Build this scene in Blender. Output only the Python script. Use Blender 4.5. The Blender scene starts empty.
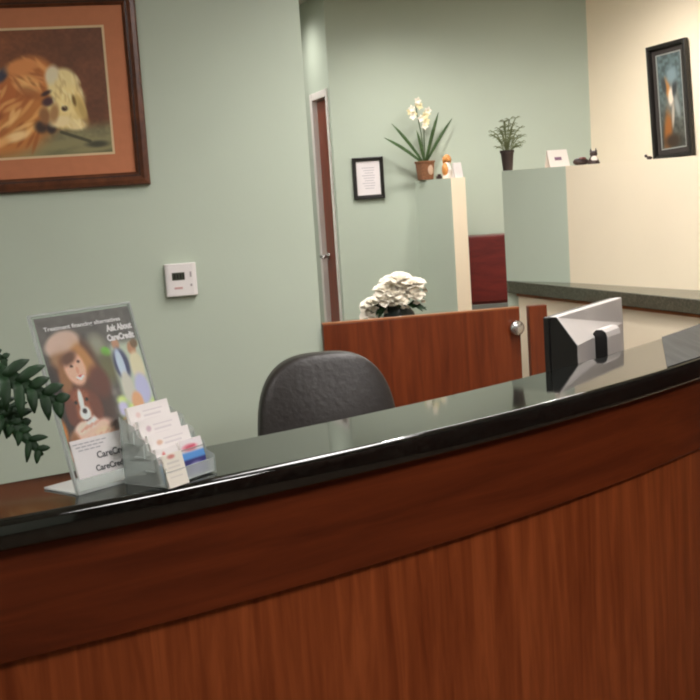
import bpy, bmesh, math, random
import numpy as np
from mathutils import Vector, Matrix
random.seed(7); np.random.seed(7)
SC = bpy.context.scene
COL = SC.collection
PI = math.pi
R = math.radians

# ------------------------------------------------------------------ materials
def lin(c):
    return tuple((x/12.92 if x <= .04045 else ((x+.055)/1.055)**2.4) for x in [v/255 for v in c])

def new_mat(name):
    m = bpy.data.materials.new(name); m.use_nodes = True
    nt = m.node_tree
    return m, nt, nt.nodes['Principled BSDF']

def coords(nt, kind, scale, rot=(0, 0, 0)):
    tc = nt.nodes.new('ShaderNodeTexCoord'); mp = nt.nodes.new('ShaderNodeMapping')
    mp.inputs['Scale'].default_value = scale; mp.inputs['Rotation'].default_value = rot
    nt.links.new(tc.outputs[kind], mp.inputs['Vector'])
    return mp.outputs['Vector']

def plain(name, rgb, rough=.5, var=.06, scale=12, spec=.5, metal=0, ior=1.45, bump=0, trans=0, emit=0, coat=0):
    """base colour with a little procedural noise"""
    m, nt, p = new_mat(name)
    c = lin(rgb)
    v = coords(nt, 'Object', (scale, scale, scale))
    n = nt.nodes.new('ShaderNodeTexNoise'); n.inputs['Scale'].default_value = 1; n.inputs['Detail'].default_value = 4
    nt.links.new(v, n.inputs['Vector'])
    r = nt.nodes.new('ShaderNodeValToRGB')
    r.color_ramp.elements[0].position = .3; r.color_ramp.elements[1].position = .7
    r.color_ramp.elements[0].color = tuple(x*(1-var) for x in c)+(1,)
    r.color_ramp.elements[1].color = tuple(min(1, x*(1+var)) for x in c)+(1,)
    nt.links.new(n.outputs['Fac'], r.inputs['Fac']); nt.links.new(r.outputs['Color'], p.inputs['Base Color'])
    p.inputs['Roughness'].default_value = rough; p.inputs['Metallic'].default_value = metal
    p.inputs['IOR'].default_value = ior; p.inputs['Specular IOR Level'].default_value = spec
    p.inputs['Transmission Weight'].default_value = trans; p.inputs['Coat Weight'].default_value = coat
    if bump:
        b = nt.nodes.new('ShaderNodeBump'); b.inputs['Strength'].default_value = bump; b.inputs['Distance'].default_value = .002
        n2 = nt.nodes.new('ShaderNodeTexNoise'); n2.inputs['Scale'].default_value = 14; n2.inputs['Detail'].default_value = 5
        nt.links.new(v, n2.inputs['Vector']); nt.links.new(n2.outputs['Fac'], b.inputs['Height'])
        nt.links.new(b.outputs['Normal'], p.inputs['Normal'])
    if emit:
        p.inputs['Emission Color'].default_value = c+(1,); p.inputs['Emission Strength'].default_value = emit
    return m

def wood(name, dark, light, kind, scale, rough=.35, spec=.4):
    m, nt, p = new_mat(name)
    v = coords(nt, kind, scale)
    n = nt.nodes.new('ShaderNodeTexNoise'); n.inputs['Scale'].default_value = 1; n.inputs['Detail'].default_value = 6
    n.inputs['Roughness'].default_value = .62; n.inputs['Distortion'].default_value = .5
    nt.links.new(v, n.inputs['Vector'])
    r = nt.nodes.new('ShaderNodeValToRGB'); e = r.color_ramp.elements
    e[0].position = .3; e[1].position = .68
    e[0].color = lin(dark)+(1,); e[1].color = lin(light)+(1,)
    mid = e.new(.52); mid.color = lin([(a*.4+b*.6) for a, b in zip(dark, light)])+(1,)
    nt.links.new(n.outputs['Fac'], r.inputs['Fac']); nt.links.new(r.outputs['Color'], p.inputs['Base Color'])
    p.inputs['Roughness'].default_value = rough; p.inputs['Specular IOR Level'].default_value = spec
    return m

def granite(name, a, b, rough, ior):
    m, nt, p = new_mat(name)
    v = coords(nt, 'Object', (160, 160, 160))
    vo = nt.nodes.new('ShaderNodeTexVoronoi'); vo.inputs['Scale'].default_value = 1
    nt.links.new(v, vo.inputs['Vector'])
    n = nt.nodes.new('ShaderNodeTexNoise'); n.inputs['Scale'].default_value = .6; n.inputs['Detail'].default_value = 3
    nt.links.new(v, n.inputs['Vector'])
    mx = nt.nodes.new('ShaderNodeMath'); mx.operation = 'MULTIPLY'
    nt.links.new(vo.outputs['Color'], mx.inputs[0]); nt.links.new(n.outputs['Fac'], mx.inputs[1])
    r = nt.nodes.new('ShaderNodeValToRGB'); e = r.color_ramp.elements
    e[0].position = .1; e[1].position = .6; e[0].color = lin(a)+(1,); e[1].color = lin(b)+(1,)
    nt.links.new(mx.outputs[0], r.inputs['Fac']); nt.links.new(r.outputs['Color'], p.inputs['Base Color'])
    p.inputs['Roughness'].default_value = rough; p.inputs['IOR'].default_value = ior
    return m

def glassy(name, tint=(250, 252, 252), gloss=.5, see=.8):
    """clear acrylic sheet: mostly see-through with a glossy face"""
    m, nt, p = new_mat(name)
    nt.nodes.remove(p)
    out = nt.nodes['Material Output']
    t = nt.nodes.new('ShaderNodeBsdfTransparent'); t.inputs['Color'].default_value = lin(tint)+(1,)
    g = nt.nodes.new('ShaderNodeBsdfPrincipled'); g.inputs['Base Color'].default_value = lin((225, 228, 224))+(1,)
    g.inputs['Roughness'].default_value = .08
    n = nt.nodes.new('ShaderNodeTexNoise'); n.inputs['Scale'].default_value = 3
    f = nt.nodes.new('ShaderNodeFresnel'); f.inputs['IOR'].default_value = 1.49
    ad = nt.nodes.new('ShaderNodeMath'); ad.operation = 'MULTIPLY_ADD'
    ad.inputs[1].default_value = gloss; ad.inputs[2].default_value = 1-see
    nt.links.new(f.outputs['Fac'], ad.inputs[0])
    mx = nt.nodes.new('ShaderNodeMixShader')
    nt.links.new(ad.outputs[0], mx.inputs['Fac']); nt.links.new(t.outputs[0], mx.inputs[1]); nt.links.new(g.outputs[0], mx.inputs[2])
    nt.links.new(mx.outputs[0], out.inputs['Surface'])
    return m

def printed(name, rough=.45, spec=.4):
    m, nt, p = new_mat(name)
    a = nt.nodes.new('ShaderNodeAttribute'); a.attribute_name = 'ink'
    nt.links.new(a.outputs['Color'], p.inputs['Base Color'])
    p.inputs['Roughness'].default_value = rough; p.inputs['Specular IOR Level'].default_value = spec
    return m

M = {}
M['sage'] = plain('sage_paint', (186, 196, 180), .75, .02, 3, .25, bump=.15)
M['cream'] = plain('cream_paint', (243, 228, 202), .75, .02, 3, .25, bump=.15)
M['white_paint'] = plain('white_paint', (225, 219, 212), .5, .02)
M['ceiling'] = plain('ceiling_tile', (222, 216, 204), .9, .04, 40, .2)
M['carpet'] = plain('carpet', (96, 80, 66), .95, .15, 90, .1, bump=.5)
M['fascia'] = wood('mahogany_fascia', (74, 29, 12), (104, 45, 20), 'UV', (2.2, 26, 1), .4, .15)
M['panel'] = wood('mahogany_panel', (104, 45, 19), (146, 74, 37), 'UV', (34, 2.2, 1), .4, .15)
M['gate'] = wood('cherry_gate', (88, 36, 15), (124, 58, 27), 'Object', (28, 28, 2.0))
M['door'] = wood('cherry_door', (104, 44, 26), (132, 62, 38), 'Object', (30, 30, 2.0))
M['red_wood'] = wood('dark_red_wood', (84, 26, 24), (110, 38, 32), 'Object', (6, 6, 30))
M['frame_wood'] = wood('walnut_frame', (66, 36, 22), (110, 64, 40), 'Object', (12, 12, 12), .3)
M['frame_gold'] = wood('frame_lip', (40, 22, 14), (66, 36, 22), 'Object', (12, 12, 12), .35)
M['strip'] = wood('strip_wood', (140, 82, 40), (170, 104, 58), 'Object', (4, 4, 40))
M['granite'] = granite('dark_granite', (8, 9, 8), (30, 31, 28), .05, 1.68)
M['granite_rear'] = granite('grey_granite', (72, 72, 60), (96, 94, 80), .2, 1.5)
M['grey_lam'] = plain('grey_laminate', (110, 112, 106), .5)
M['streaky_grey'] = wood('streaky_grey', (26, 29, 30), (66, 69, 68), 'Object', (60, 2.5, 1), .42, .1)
M['unseen_dark_wood'] = wood('unseen_dark_wood', (52, 24, 14), (80, 40, 24), 'Object', (12, 12, 1.2), .5, .2)  # invented finish for an unseen wall, darkens the reflection in the counter edge
M['desk'] = plain('desk_laminate', (150, 140, 120), .5)
M['leather'] = plain('black_leather', (44, 40, 38), .42, .12, 4, .5, bump=.9)
M['black_pl'] = plain('black_plastic', (22, 21, 21), .4)
M['black_frame'] = plain('black_frame', (28, 25, 22), .35)
M['silver'] = plain('silver_plastic', (190, 184, 180), .4, .03)
M['metal'] = plain('brushed_metal', (205, 203, 200), .25, .03, 30, metal=.9)
M['white_pl'] = plain('white_plastic', (232, 226, 224), .4, .02)
M['lcd'] = plain('lcd_dark', (70, 74, 62), .3)
M['lcd_ink'] = plain('lcd_ink', (26, 28, 24), .4)
M['mark'] = plain('grey_mark', (172, 162, 162), .5)
M['mark_red'] = plain('red_mark', (206, 166, 164), .5)
M['mat_board'] = plain('rust_mat_board', (190, 121, 86), .85, .04, 30)
M['mat_lip'] = plain('cream_mat_lip', (214, 188, 150), .8, .03, 30)
M['mat_dark'] = plain('charcoal_mat', (56, 50, 46), .85, .04, 30)
M['mat_grey'] = plain('grey_mat_lip', (150, 152, 146), .8)
M['print'] = printed('painted_print')
M['poster'] = printed('poster_print', .35)
M['paper'] = plain('white_paper', (240, 232, 232), .8, .01)
M['ink'] = plain('ink', (84, 82, 86), .7)
M['ink_pale'] = plain('pale_ink', (176, 170, 176), .7)
M['white_ink'] = plain('white_ink', (240, 234, 234), .7)
M['card'] = printed('card_print', .5)
M['cardstock'] = plain('cardstock', (238, 232, 228), .7, .01)
M['acrylic'] = glassy('clear_acrylic', see=.985, gloss=.5)
M['acrylic_edge'] = glassy('acrylic_edge', see=.6, gloss=.5)
M['leaf_dark'] = plain('dark_leaf', (26, 52, 26), .55, .35, 30, .3)
M['leaf_mid'] = plain('mid_leaf', (66, 92, 54), .5, .25, 30)
M['leaf_grey'] = plain('grey_green_leaf', (104, 112, 76), .6, .3, 40)
M['stem'] = plain('green_stem', (60, 84, 44), .6, .2, 30)
M['petal'] = plain('white_petal', (246, 238, 222), .7, .03, 20)
M['petal_y'] = plain('yellow_petal', (238, 226, 178), .7, .06, 30)
M['basket'] = plain('woven_basket', (128, 86, 58), .8, .3, 120, bump=.6)
M['basket_tag'] = plain('basket_patch', (190, 160, 136), .7)
M['dark_pot'] = plain('dark_brown_pot', (58, 46, 42), .5)
M['soil'] = plain('soil', (48, 36, 28), .95, .3, 80)
M['vase'] = plain('dark_glass_vase', (62, 70, 68), .12, .1, 10, .6)
M['table_wood'] = wood('dark_table', (50, 32, 22), (78, 50, 34), 'Object', (20, 3, 20))
M['fig_orange'] = plain('orange_glaze', (206, 142, 78), .4, .1, 40)
M['fig_white'] = plain('white_glaze', (238, 230, 222), .35, .03)
M['fig_dark'] = plain('dark_glaze', (60, 46, 44), .4, .15, 60)
M['fig_rust'] = plain('rust_glaze', (122, 74, 66), .45, .35, 60)
M['pale_card'] = plain('pale_grey_card', (205, 198, 194), .7)
M['lamp'] = plain('lamp_diffuser', (255, 246, 228), .6, 0, 1, emit=0)
M['lamp_rim'] = plain('lamp_rim', (225, 222, 214), .5)

# ------------------------------------------------------------------ mesh builder
class MB:
    def __init__(s):
        s.bm = bmesh.new(); s.uv = None; s.mi = 0
    def mat(s, i): s.mi = i; return s
    def f(s, vs, mi=None):
        try:
            fa = s.bm.faces.new(vs)
        except ValueError:
            return None
        fa.material_index = s.mi if mi is None else mi
        return fa
    def v(s, p): return s.bm.verts.new(p)
    def box(s, c, d, rz=0, rot=None, mi=None):
        m = Matrix.Rotation(rz, 3, 'Z') if rot is None else rot
        c = Vector(c); vs = []
        for x in (-.5, .5):
            for y in (-.5, .5):
                for z in (-.5, .5):
                    vs.append(s.v(c+m @ Vector((x*d[0], y*d[1], z*d[2]))))
        for q in ((0, 1, 3, 2), (4, 6, 7, 5), (0, 4, 5, 1), (2, 3, 7, 6), (0, 2, 6, 4), (1, 5, 7, 3)):
            s.f([vs[i] for i in q], mi)
        return s
    def prism(s, poly, z0, z1, mis=None, capmi=None):
        a = [s.v((x, y, z0)) for x, y in poly]; b = [s.v((x, y, z1)) for x, y in poly]; n = len(poly)
        for i in range(n):
            s.f([a[i], a[(i+1) % n], b[(i+1) % n], b[i]], mis[i] if mis else None)
        s.f(list(reversed(a)), capmi); s.f(b, capmi)
        return s
    def extrude(s, prof, o, ax, up, side, mi=None):
        """closed profile [(a,b)] in plane (side, up) at o, extruded by vector ax"""
        o = Vector(o); ax = Vector(ax); up = Vector(up); side = Vector(side)
        a = [s.v(o+side*p+up*q) for p, q in prof]; b = [s.v(o+ax+side*p+up*q) for p, q in prof]; n = len(prof)
        for i in range(n):
            s.f([a[i], a[(i+1) % n], b[(i+1) % n], b[i]], mi[i] if isinstance(mi, (list, tuple)) else mi)
        s.f(list(reversed(a)), mi[n] if isinstance(mi, (list, tuple)) else mi); s.f(b, mi[n] if isinstance(mi, (list, tuple)) else mi)
        return s
    def tube(s, pts, rad, n=8, mi=None):
        pts = [Vector(p) for p in pts]; k = len(pts)
        rad = [rad]*k if not isinstance(rad, (list, tuple)) else rad
        rings = []
        for i, p in enumerate(pts):
            t = (pts[min(i+1, k-1)]-pts[max(i-1, 0)]).normalized()
            h = Vector((0, 0, 1)) if abs(t.z) < .9 else Vector((1, 0, 0))
            a = t.cross(h).normalized(); b = t.cross(a)
            rings.append([s.v(p+(a*math.cos(2*PI*j/n)+b*math.sin(2*PI*j/n))*rad[i]) for j in range(n)])
        for i in range(k-1):
            for j in range(n):
                s.f([rings[i][j], rings[i][(j+1) % n], rings[i+1][(j+1) % n], rings[i+1][j]], mi)
        s.f(list(reversed(rings[0])), mi); s.f(rings[-1], mi)
        return s
    def lathe(s, prof, c=(0, 0, 0), n=24, mi=None, sq=None):
        c = Vector(c); rings = []
        for r, z in prof:
            ring = []
            for j in range(n):
                a = 2*PI*(j+.5)/n; k = 1
                if sq: k = 1/max(abs(math.cos(a)), abs(math.sin(a)))**sq
                ring.append(s.v(c+Vector((r*k*math.cos(a), r*k*math.sin(a), z))))
            rings.append(ring)
        for i in range(len(prof)-1):
            for j in range(n):
                s.f([rings[i][j], rings[i][(j+1) % n], rings[i+1][(j+1) % n], rings[i+1][j]], mi)
        s.f(list(reversed(rings[0])), mi); s.f(rings[-1], mi)
        return s
    def ball(s, c, r, n=12, m=8, mi=None, rot=None):
        r = (r, r, r) if not isinstance(r, (tuple, list)) else r
        c = Vector(c); rings = []
        rot = rot or Matrix.Identity(3)
        for i in range(1, m):
            t = PI*i/m
            rings.append([s.v(c+rot @ Vector((r[0]*math.sin(t)*math.cos(2*PI*j/n), r[1]*math.sin(t)*math.sin(2*PI*j/n), r[2]*math.cos(t)))) for j in range(n)])
        T = s.v(c+rot @ Vector((0, 0, r[2]))); B = s.v(c-rot @ Vector((0, 0, r[2])))
        for j in range(n):
            s.f([T, rings[0][j], rings[0][(j+1) % n]], mi); s.f([B, rings[-1][(j+1) % n], rings[-1][j]], mi)
            for i in range(m-2):
                s.f([rings[i][j], rings[i+1][j], rings[i+1][(j+1) % n], rings[i][(j+1) % n]], mi)
        return s
    def arc(s, prof, c, a0, a1, n=90, mi=None, us=1.0):
        """closed profile [(r,z)] swept about the vertical axis through c, with UVs along arc and height"""
        uvl = s.bm.loops.layers.uv.verify()
        rings = []; k = len(prof)
        for i in range(n+1):
            a = a0+(a1-a0)*i/n
            rings.append([s.v((c[0]+r*math.cos(a), c[1]+r*math.sin(a), z)) for r, z in prof])
        for i in range(n):
            for j in range(k):
                j2 = (j+1) % k
                fa = s.f([rings[i][j], rings[i+1][j], rings[i+1][j2], rings[i][j2]], mi)
                rr = prof[j][0]
                vert = abs(prof[j][1]-prof[j2][1]) >= abs(prof[j][0]-prof[j2][0])
                q = (prof[j][1], prof[j2][1]) if vert else (prof[j][0], prof[j2][0])
                for lp, (ii, v) in zip(fa.loops, ((i, q[0]), (i+1, q[0]), (i+1, q[1]), (i, q[1]))):
                    lp[uvl].uv = ((a0+(a1-a0)*ii/n)*rr, v)
        s.f(rings[0], mi); s.f(list(reversed(rings[-1])), mi)
        return s
    def leaf(s, pts, widths, nrm=(0, 0, 1), fold=.15, mi=None):
        """blade along pts; widths = half widths; slightly V-folded"""
        pts = [Vector(p) for p in pts]; k = len(pts); nrm = Vector(nrm); rows = []
        for i, p in enumerate(pts):
            t = (pts[min(i+1, k-1)]-pts[max(i-1, 0)]).normalized()
            sd = t.cross(nrm)
            if sd.length < 1e-4: sd = t.cross(Vector((.3, 1, .1)))
            sd.normalize(); up = sd.cross(t)
            w = widths[i]
            rows.append((s.v(p-sd*w+up*w*fold), s.v(p), s.v(p+sd*w+up*w*fold)))
        for i in range(k-1):
            for j in range(2):
                s.f([rows[i][j], rows[i][j+1], rows[i+1][j+1], rows[i+1][j]], mi)
        return s
    def build(s, name, mats, parent=None, smooth=False, bevel=0, solid=0, sub=0, loc=None, rz=None, rec=True):
        if rec: bmesh.ops.recalc_face_normals(s.bm, faces=s.bm.faces)
        me = bpy.data.meshes.new(name); s.bm.to_mesh(me); s.bm.free()
        for m in (mats if isinstance(mats, (list, tuple)) else [mats]):
            me.materials.append(M[m] if isinstance(m, str) else m)
        o = bpy.data.objects.new(name, me); COL.objects.link(o)
        if parent: o.parent = parent
        if loc is not None: o.location = loc
        if rz is not None: o.rotation_euler = (0, 0, rz)
        if smooth:
            for p in me.polygons: p.use_smooth = True
        if solid:
            md = o.modifiers.new('thick', 'SOLIDIFY'); md.thickness = solid; md.offset = 0
        if bevel:
            md = o.modifiers.new('bevel', 'BEVEL'); md.width = bevel; md.segments = 2; md.limit_method = 'ANGLE'; md.angle_limit = R(40)
        if sub:
            md = o.modifiers.new('sub', 'SUBSURF'); md.levels = sub; md.render_levels = sub
        return o

def tag(o, label=None, cat=None, group=None, kind=None):
    if label: o['label'] = label
    if cat: o['category'] = cat
    if group: o['group'] = group
    if kind: o['kind'] = kind
    return o

def empty(name, loc, rz, label, cat, group=None):
    o = bpy.data.objects.new(name, None); COL.objects.link(o)
    o.location = loc; o.rotation_euler = (0, 0, rz); o.empty_display_size = .05
    return tag(o, label, cat, group)

def struct(o, label=None):
    return tag(o, label, None, None, 'structure')

def text(name, s, size, mat, parent, loc, align='LEFT', sx=1, bold=0):
    """flat lettering in the local XZ plane, reading along +X, turned into a mesh"""
    cu = bpy.data.curves.new(name, 'FONT'); cu.body = s; cu.size = size; cu.align_x = align; cu.extrude = .0002
    cu.offset = bold; cu.resolution_u = 3
    t = bpy.data.objects.new(name, cu); COL.objects.link(t)
    bpy.context.view_layer.update()
    dg = bpy.context.evaluated_depsgraph_get()
    me = bpy.data.meshes.new_from_object(t.evaluated_get(dg))
    bpy.data.objects.remove(t)
    me.transform(Matrix.Rotation(PI/2, 4, 'X')); me.transform(Matrix.Diagonal((sx, 1, 1, 1)))
    me.materials.clear(); me.materials.append(M[mat])
    o = bpy.data.objects.new(name, me); COL.objects.link(o); o.parent = parent; o.location = loc
    return o

# ------------------------------------------------------------------ little painter for printed pictures
def smooth(x, a, b):
    t = np.clip((x-a)/(b-a+1e-9), 0, 1); return t*t*(3-2*t)
class Paint:
    def __init__(s, w, h, nx, ny, base):
        s.w, s.h, s.nx, s.ny = w, h, nx, ny
        s.X, s.Y = np.meshgrid(np.linspace(0, w, nx+1), np.linspace(0, h, ny+1))   # y runs down from the top
        s.c = np.zeros((ny+1, nx+1, 3)); s.c[:] = base
    def mix(s, m, col): s.c += (np.array(col, float)-s.c)*m[..., None]
    def ell(s, x, y, rx, ry, col, rot=0, soft=.25, al=1):
        a = R(rot); dx, dy = s.X-x, s.Y-y
        u = (dx*math.cos(a)+dy*math.sin(a))/rx; v = (-dx*math.sin(a)+dy*math.cos(a))/ry
        s.mix(al*(1-smooth(np.hypot(u, v), 1-soft, 1+soft)), col)
    def poly(s, pts, col, al=1):
        ins = np.zeros(s.X.shape, bool); n = len(pts)
        for i in range(n):
            (x1, y1), (x2, y2) = pts[i], pts[(i+1) % n]
            if y1 == y2: continue
            cr = ((y1 > s.Y) != (y2 > s.Y)) & (s.X < (x2-x1)*(s.Y-y1)/(y2-y1)+x1)
            ins ^= cr
        s.mix(ins*float(al), col)
    def line(s, pts, wd, col, al=1):
        for (x1, y1), (x2, y2) in zip(pts, pts[1:]):
            dx, dy = x2-x1, y2-y1; L = dx*dx+dy*dy+1e-9
            t = np.clip(((s.X-x1)*dx+(s.Y-y1)*dy)/L, 0, 1)
            s.mix(al*(1-smooth(np.hypot(s.X-x1-t*dx, s.Y-y1-t*dy), wd*.6, wd*1.3)), col)
    def noise(s, cells, amp, al=None):
        g = np.random.rand(cells[1]+2, cells[0]+2)-.5
        fx = s.X/s.w*cells[0]; fy = s.Y/s.h*cells[1]; ix = fx.astype(int); iy = fy.astype(int)
        tx = smooth(fx-ix, 0, 1); ty = smooth(fy-iy, 0, 1)
        v = (g[iy, ix]*(1-tx)+g[iy, ix+1]*tx)*(1-ty)+(g[iy+1, ix]*(1-tx)+g[iy+1, ix+1]*tx)*ty
        s.c *= 1+(v*amp*2)[..., None]*(1 if al is None else al[..., None])
    def build(s, name, W, H, mat, parent, loc, yoff=0, solid=0):
        """grid facing -Y, W x H metres, lower left corner at loc (local)"""
        c = np.clip(s.c, 0, 255)/255
        c = np.where(c <= .04045, c/12.92, ((c+.055)/1.055)**2.4)
        vs = [(W*i/s.nx, yoff, H*(1-j/s.ny)) for j in range(s.ny+1) for i in range(s.nx+1)]
        k = s.nx+1
        fs = [(j*k+i, (j+1)*k+i, (j+1)*k+i+1, j*k+i+1) for j in range(s.ny) for i in range(s.nx)]
        me = bpy.data.meshes.new(name); me.from_pydata(vs, [], fs)
        at = me.color_attributes.new('ink', 'FLOAT_COLOR', 'POINT')
        rgba = np.concatenate([c, np.ones(c.shape[:2]+(1,))], 2).astype(np.float32)
        at.data.foreach_set('color', rgba.ravel())
        me.materials.append(M[mat])
        o = bpy.data.objects.new(name, me); COL.objects.link(o); o.parent = parent; o.location = loc
        if solid:
            md = o.modifiers.new('thick', 'SOLIDIFY'); md.thickness = solid; md.offset = -1
        return o

# ------------------------------------------------------------------ camera
F = 1200.; PIT = math.atan(158/F); ROL = R(3.8); EYE = 1.5
cam = bpy.data.cameras.new('camera'); cam.sensor_width = 36; cam.lens = 36*F/700; cam.clip_start = .05
co = bpy.data.objects.new('camera', cam); COL.objects.link(co); SC.camera = co
right = Vector((1, 0, 0)); up = Vector((0, math.sin(PIT), math.cos(PIT))); fw = Vector((0, math.cos(PIT), -math.sin(PIT)))
ax = right*math.cos(ROL)-up*math.sin(ROL); ay = right*math.sin(ROL)+up*math.cos(ROL)
co.matrix_world = Matrix(((ax.x, ay.x, -fw.x, 0), (ax.y, ay.y, -fw.y, 0), (ax.z, ay.z, -fw.z, EYE), (0, 0, 0, 1)))

# ------------------------------------------------------------------ room shell
CEIL = 2.72
def wall(name, a, b, thick, mat='sage', z0=0, z1=CEIL):
    """wall whose visible face runs a -> b; thickness to the left of that direction"""
    a = Vector(a); b = Vector(b); d = (b-a).normalized(); n = Vector((-d.y, d.x))*thick
    m = MB(); m.prism([a, b, b+n, a+n], z0, z1)
    return struct(m.build(name, mat))

A12 = R(12); d1 = Vector((math.cos(A12), math.sin(A12)))
W1c = Vector((-.105, 4.609)); W1l = W1c-d1*3.2
W2c = Vector((-.021, 7.45)); d2 = Vector((-math.sin(R(15)), math.cos(R(15))))
W3r = Vector((1.553, 7.42)); d4 = Vector((math.sin(R(28)), -math.cos(R(28))))
W4e = W3r+d4*2.4
wall('wall_picture', W1l, W1c, .12)
wall('wall_back', W2c, W3r, .12)
wall('wall_right', W3r, W4e, .12, 'cream')
wall('wall_side', W4e, (3.2, -1.8), .12, 'unseen_dark_wood')  # out of view, made dark so the slab edge reflects little light
wall('wall_front', (3.2, -1.8), (W1l.x, -1.8), .12)
wall('wall_left', (W1l.x, -1.8), W1l, .12)
wall('wall_hall', (W1l.x, W1l.y), (W1l.x, 9.7), .12)
W2e = W2c+d2*2.3
wall('wall_end', (W1l.x, 9.7), (W2e.x, 9.7), .12)
fl = MB(); fl.box((0, 3.95, -.05), (7.4, 11.9, .1)); struct(fl.build('floor', 'carpet'))
cl = MB(); cl.box((0, 3.95, CEIL+.05), (7.4, 11.9, .1)); struct(cl.build('ceiling', 'ceiling'))

# door wall with its opening (the wall runs away to the left)
def w2(t, n, z): p = W2c+d2*t+Vector((d2.y, -d2.x))*n; return (p.x, p.y, z)   # n > 0 goes into the wall
T0, T1, DH = .075, .44, 2.105
m = MB()
def w2box(m, t0, t1, n0, n1, z0, z1, mi=None):
    q = [w2(t0, n0, 0)[:2], w2(t1, n0, 0)[:2], w2(t1, n1, 0)[:2], w2(t0, n1, 0)[:2]]
    m.prism(q, z0, z1, capmi=mi, mis=[mi]*4 if mi is not None else None)
w2box(m, 0, T0, 0, .12, 0, CEIL); w2box(m, T1, 2.3, 0, .12, 0, CEIL); w2box(m, T0, T1, 0, .12, DH, CEIL)
struct(m.build('wall_door', 'sage'))
m = MB()
w2box(m, T0-.03, T0, -.012, .11, 0, DH+.03); w2box(m, T1, T1+.035, -.012, .0, 0, DH+.03); w2box(m, T1-.02, T1, -.012, .11, 0, DH)
w2box(m, T0, T1-.02, -.012, .11, DH-.015, DH+.03)
struct(m.build('trim_1', 'white_paint', bevel=.003))
m = MB(); w2box(m, T0+.002, T1-.022, .022, .062, .01, DH-.018)
dr = struct(m.build('door_1', 'door'))
m = MB(); q = lambda t, n, z: Vector(w2(t, n, z))
m.tube([q(T1-.07, .022, 1.095), q(T1-.07, -.03, 1.095)], .011, 10)
m.tube([q(T1-.07, .022, 1.095), q(T1-.07, .014, 1.095)], .026, 16)
m.tube([q(T1-.07, -.03, 1.095), q(T1-.12, -.036, 1.095), q(T1-.17, -.034, 1.092)], [.011, .010, .008], 10)
m.build('door_handle', 'metal', dr, smooth=True)['label'] = 'silver lever door handle'

# short free wall with a cream end
S0 = Vector((.458, 7.455)); S1 = Vector((.655, 7.085)); sd = (S1-S0).normalized(); sn = Vector((-sd.y, sd.x))*.1
STUB = 1.54
m = MB(); m.prism([S0, S1, S1+sn, S0+sn], 0, STUB, mis=[0, 1, 0, 0], capmi=1)
struct(m.build('wall_stub', ['sage', 'cream']))

# half-height wall, sage then cream, behind the rear counter
P0 = Vector((.705, 5.24)); P1 = Vector((.924, 4.93)); P2 = Vector((1.64, 3.5))
def off(a, b, k): d = (b-a).normalized(); return Vector((-d.y, d.x))*k
HW = 1.545
bk = [P2+off(P1, P2, .2), P1+Vector((.2, .1)), P0+off(P0, P1, .2)]
m = MB(); m.prism([P0, P1, P2]+bk, 0, HW, mis=[0, 1, 1, 1, 0, 0], capmi=1)
struct(m.build('wall_half', ['sage', 'cream']))

# ------------------------------------------------------------------ reception counter
CC = (-2.916, 6.038); A0, A1 = R(-70), R(-33.5)
rc = empty('reception_counter', (CC[0]+4.9*math.cos(R(-52)), CC[1]+4.9*math.sin(R(-52)), 0), 0,
           'curved mahogany reception counter with polished dark granite top', 'counter')
lc = (CC[0]-rc.location.x, CC[1]-rc.location.y)
def bull(r0, r1, z0, z1, k=.012, n=4):
    p = []
    for cx, cz, a in ((r1-k, z0+k, -90), (r1-k, z1-k, 0), (r0+k, z1-k, 90), (r0+k, z0+k, 180)):
        for i in range(n+1):
            t = R(a+90*i/n); p.append((cx+k*math.cos(t), cz+k*math.sin(t)))
    return p
m = MB(); m.arc(bull(4.745, 4.992, 1.022, 1.07), lc, A0, A1, 140)
o = m.build('countertop', 'granite', rc, smooth=True)
for f_ in o.data.polygons:
    if f_.area > .004: f_.use_smooth = False
o['label'] = 'polished dark granite top'
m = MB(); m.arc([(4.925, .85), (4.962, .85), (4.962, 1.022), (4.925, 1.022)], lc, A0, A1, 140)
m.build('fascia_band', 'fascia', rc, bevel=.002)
m = MB(); m.arc([(4.90, .0), (4.943, .0), (4.943, .87), (4.925, .87), (4.925, 1.022), (4.90, 1.022)], lc, A0, A1, 140)
m.build('front_panel', 'panel', rc)
m = MB(); m.arc([(4.10, .71), (4.899, .71), (4.899, .74), (4.10, .74)], lc, A0, R(-36.5), 100)
m.build('desk_surface', 'desk', rc)
for a in (-69.5, -54, -37.2):
    m = MB(); m.arc([(4.2, 0), (4.899, 0), (4.899, .71), (4.2, .71)], lc, R(a), R(a)+.006, 2)
    m.build('support_panel', 'panel', rc)

arcp = lambda r, a: (CC[0]+r*math.cos(R(a)), CC[1]+r*math.sin(R(a)))
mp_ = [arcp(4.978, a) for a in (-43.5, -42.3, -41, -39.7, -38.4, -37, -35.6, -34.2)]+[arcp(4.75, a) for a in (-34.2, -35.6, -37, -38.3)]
cm = MB(); cm.prism(mp_, 1.0703, 1.0722)  # thin streaked prism for a grey area of unknown nature
cm = cm.build('counter_patch', 'streaky_grey'); tag(cm, 'unidentified grey streaked patch across the right end of the counter', 'mat')

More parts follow.
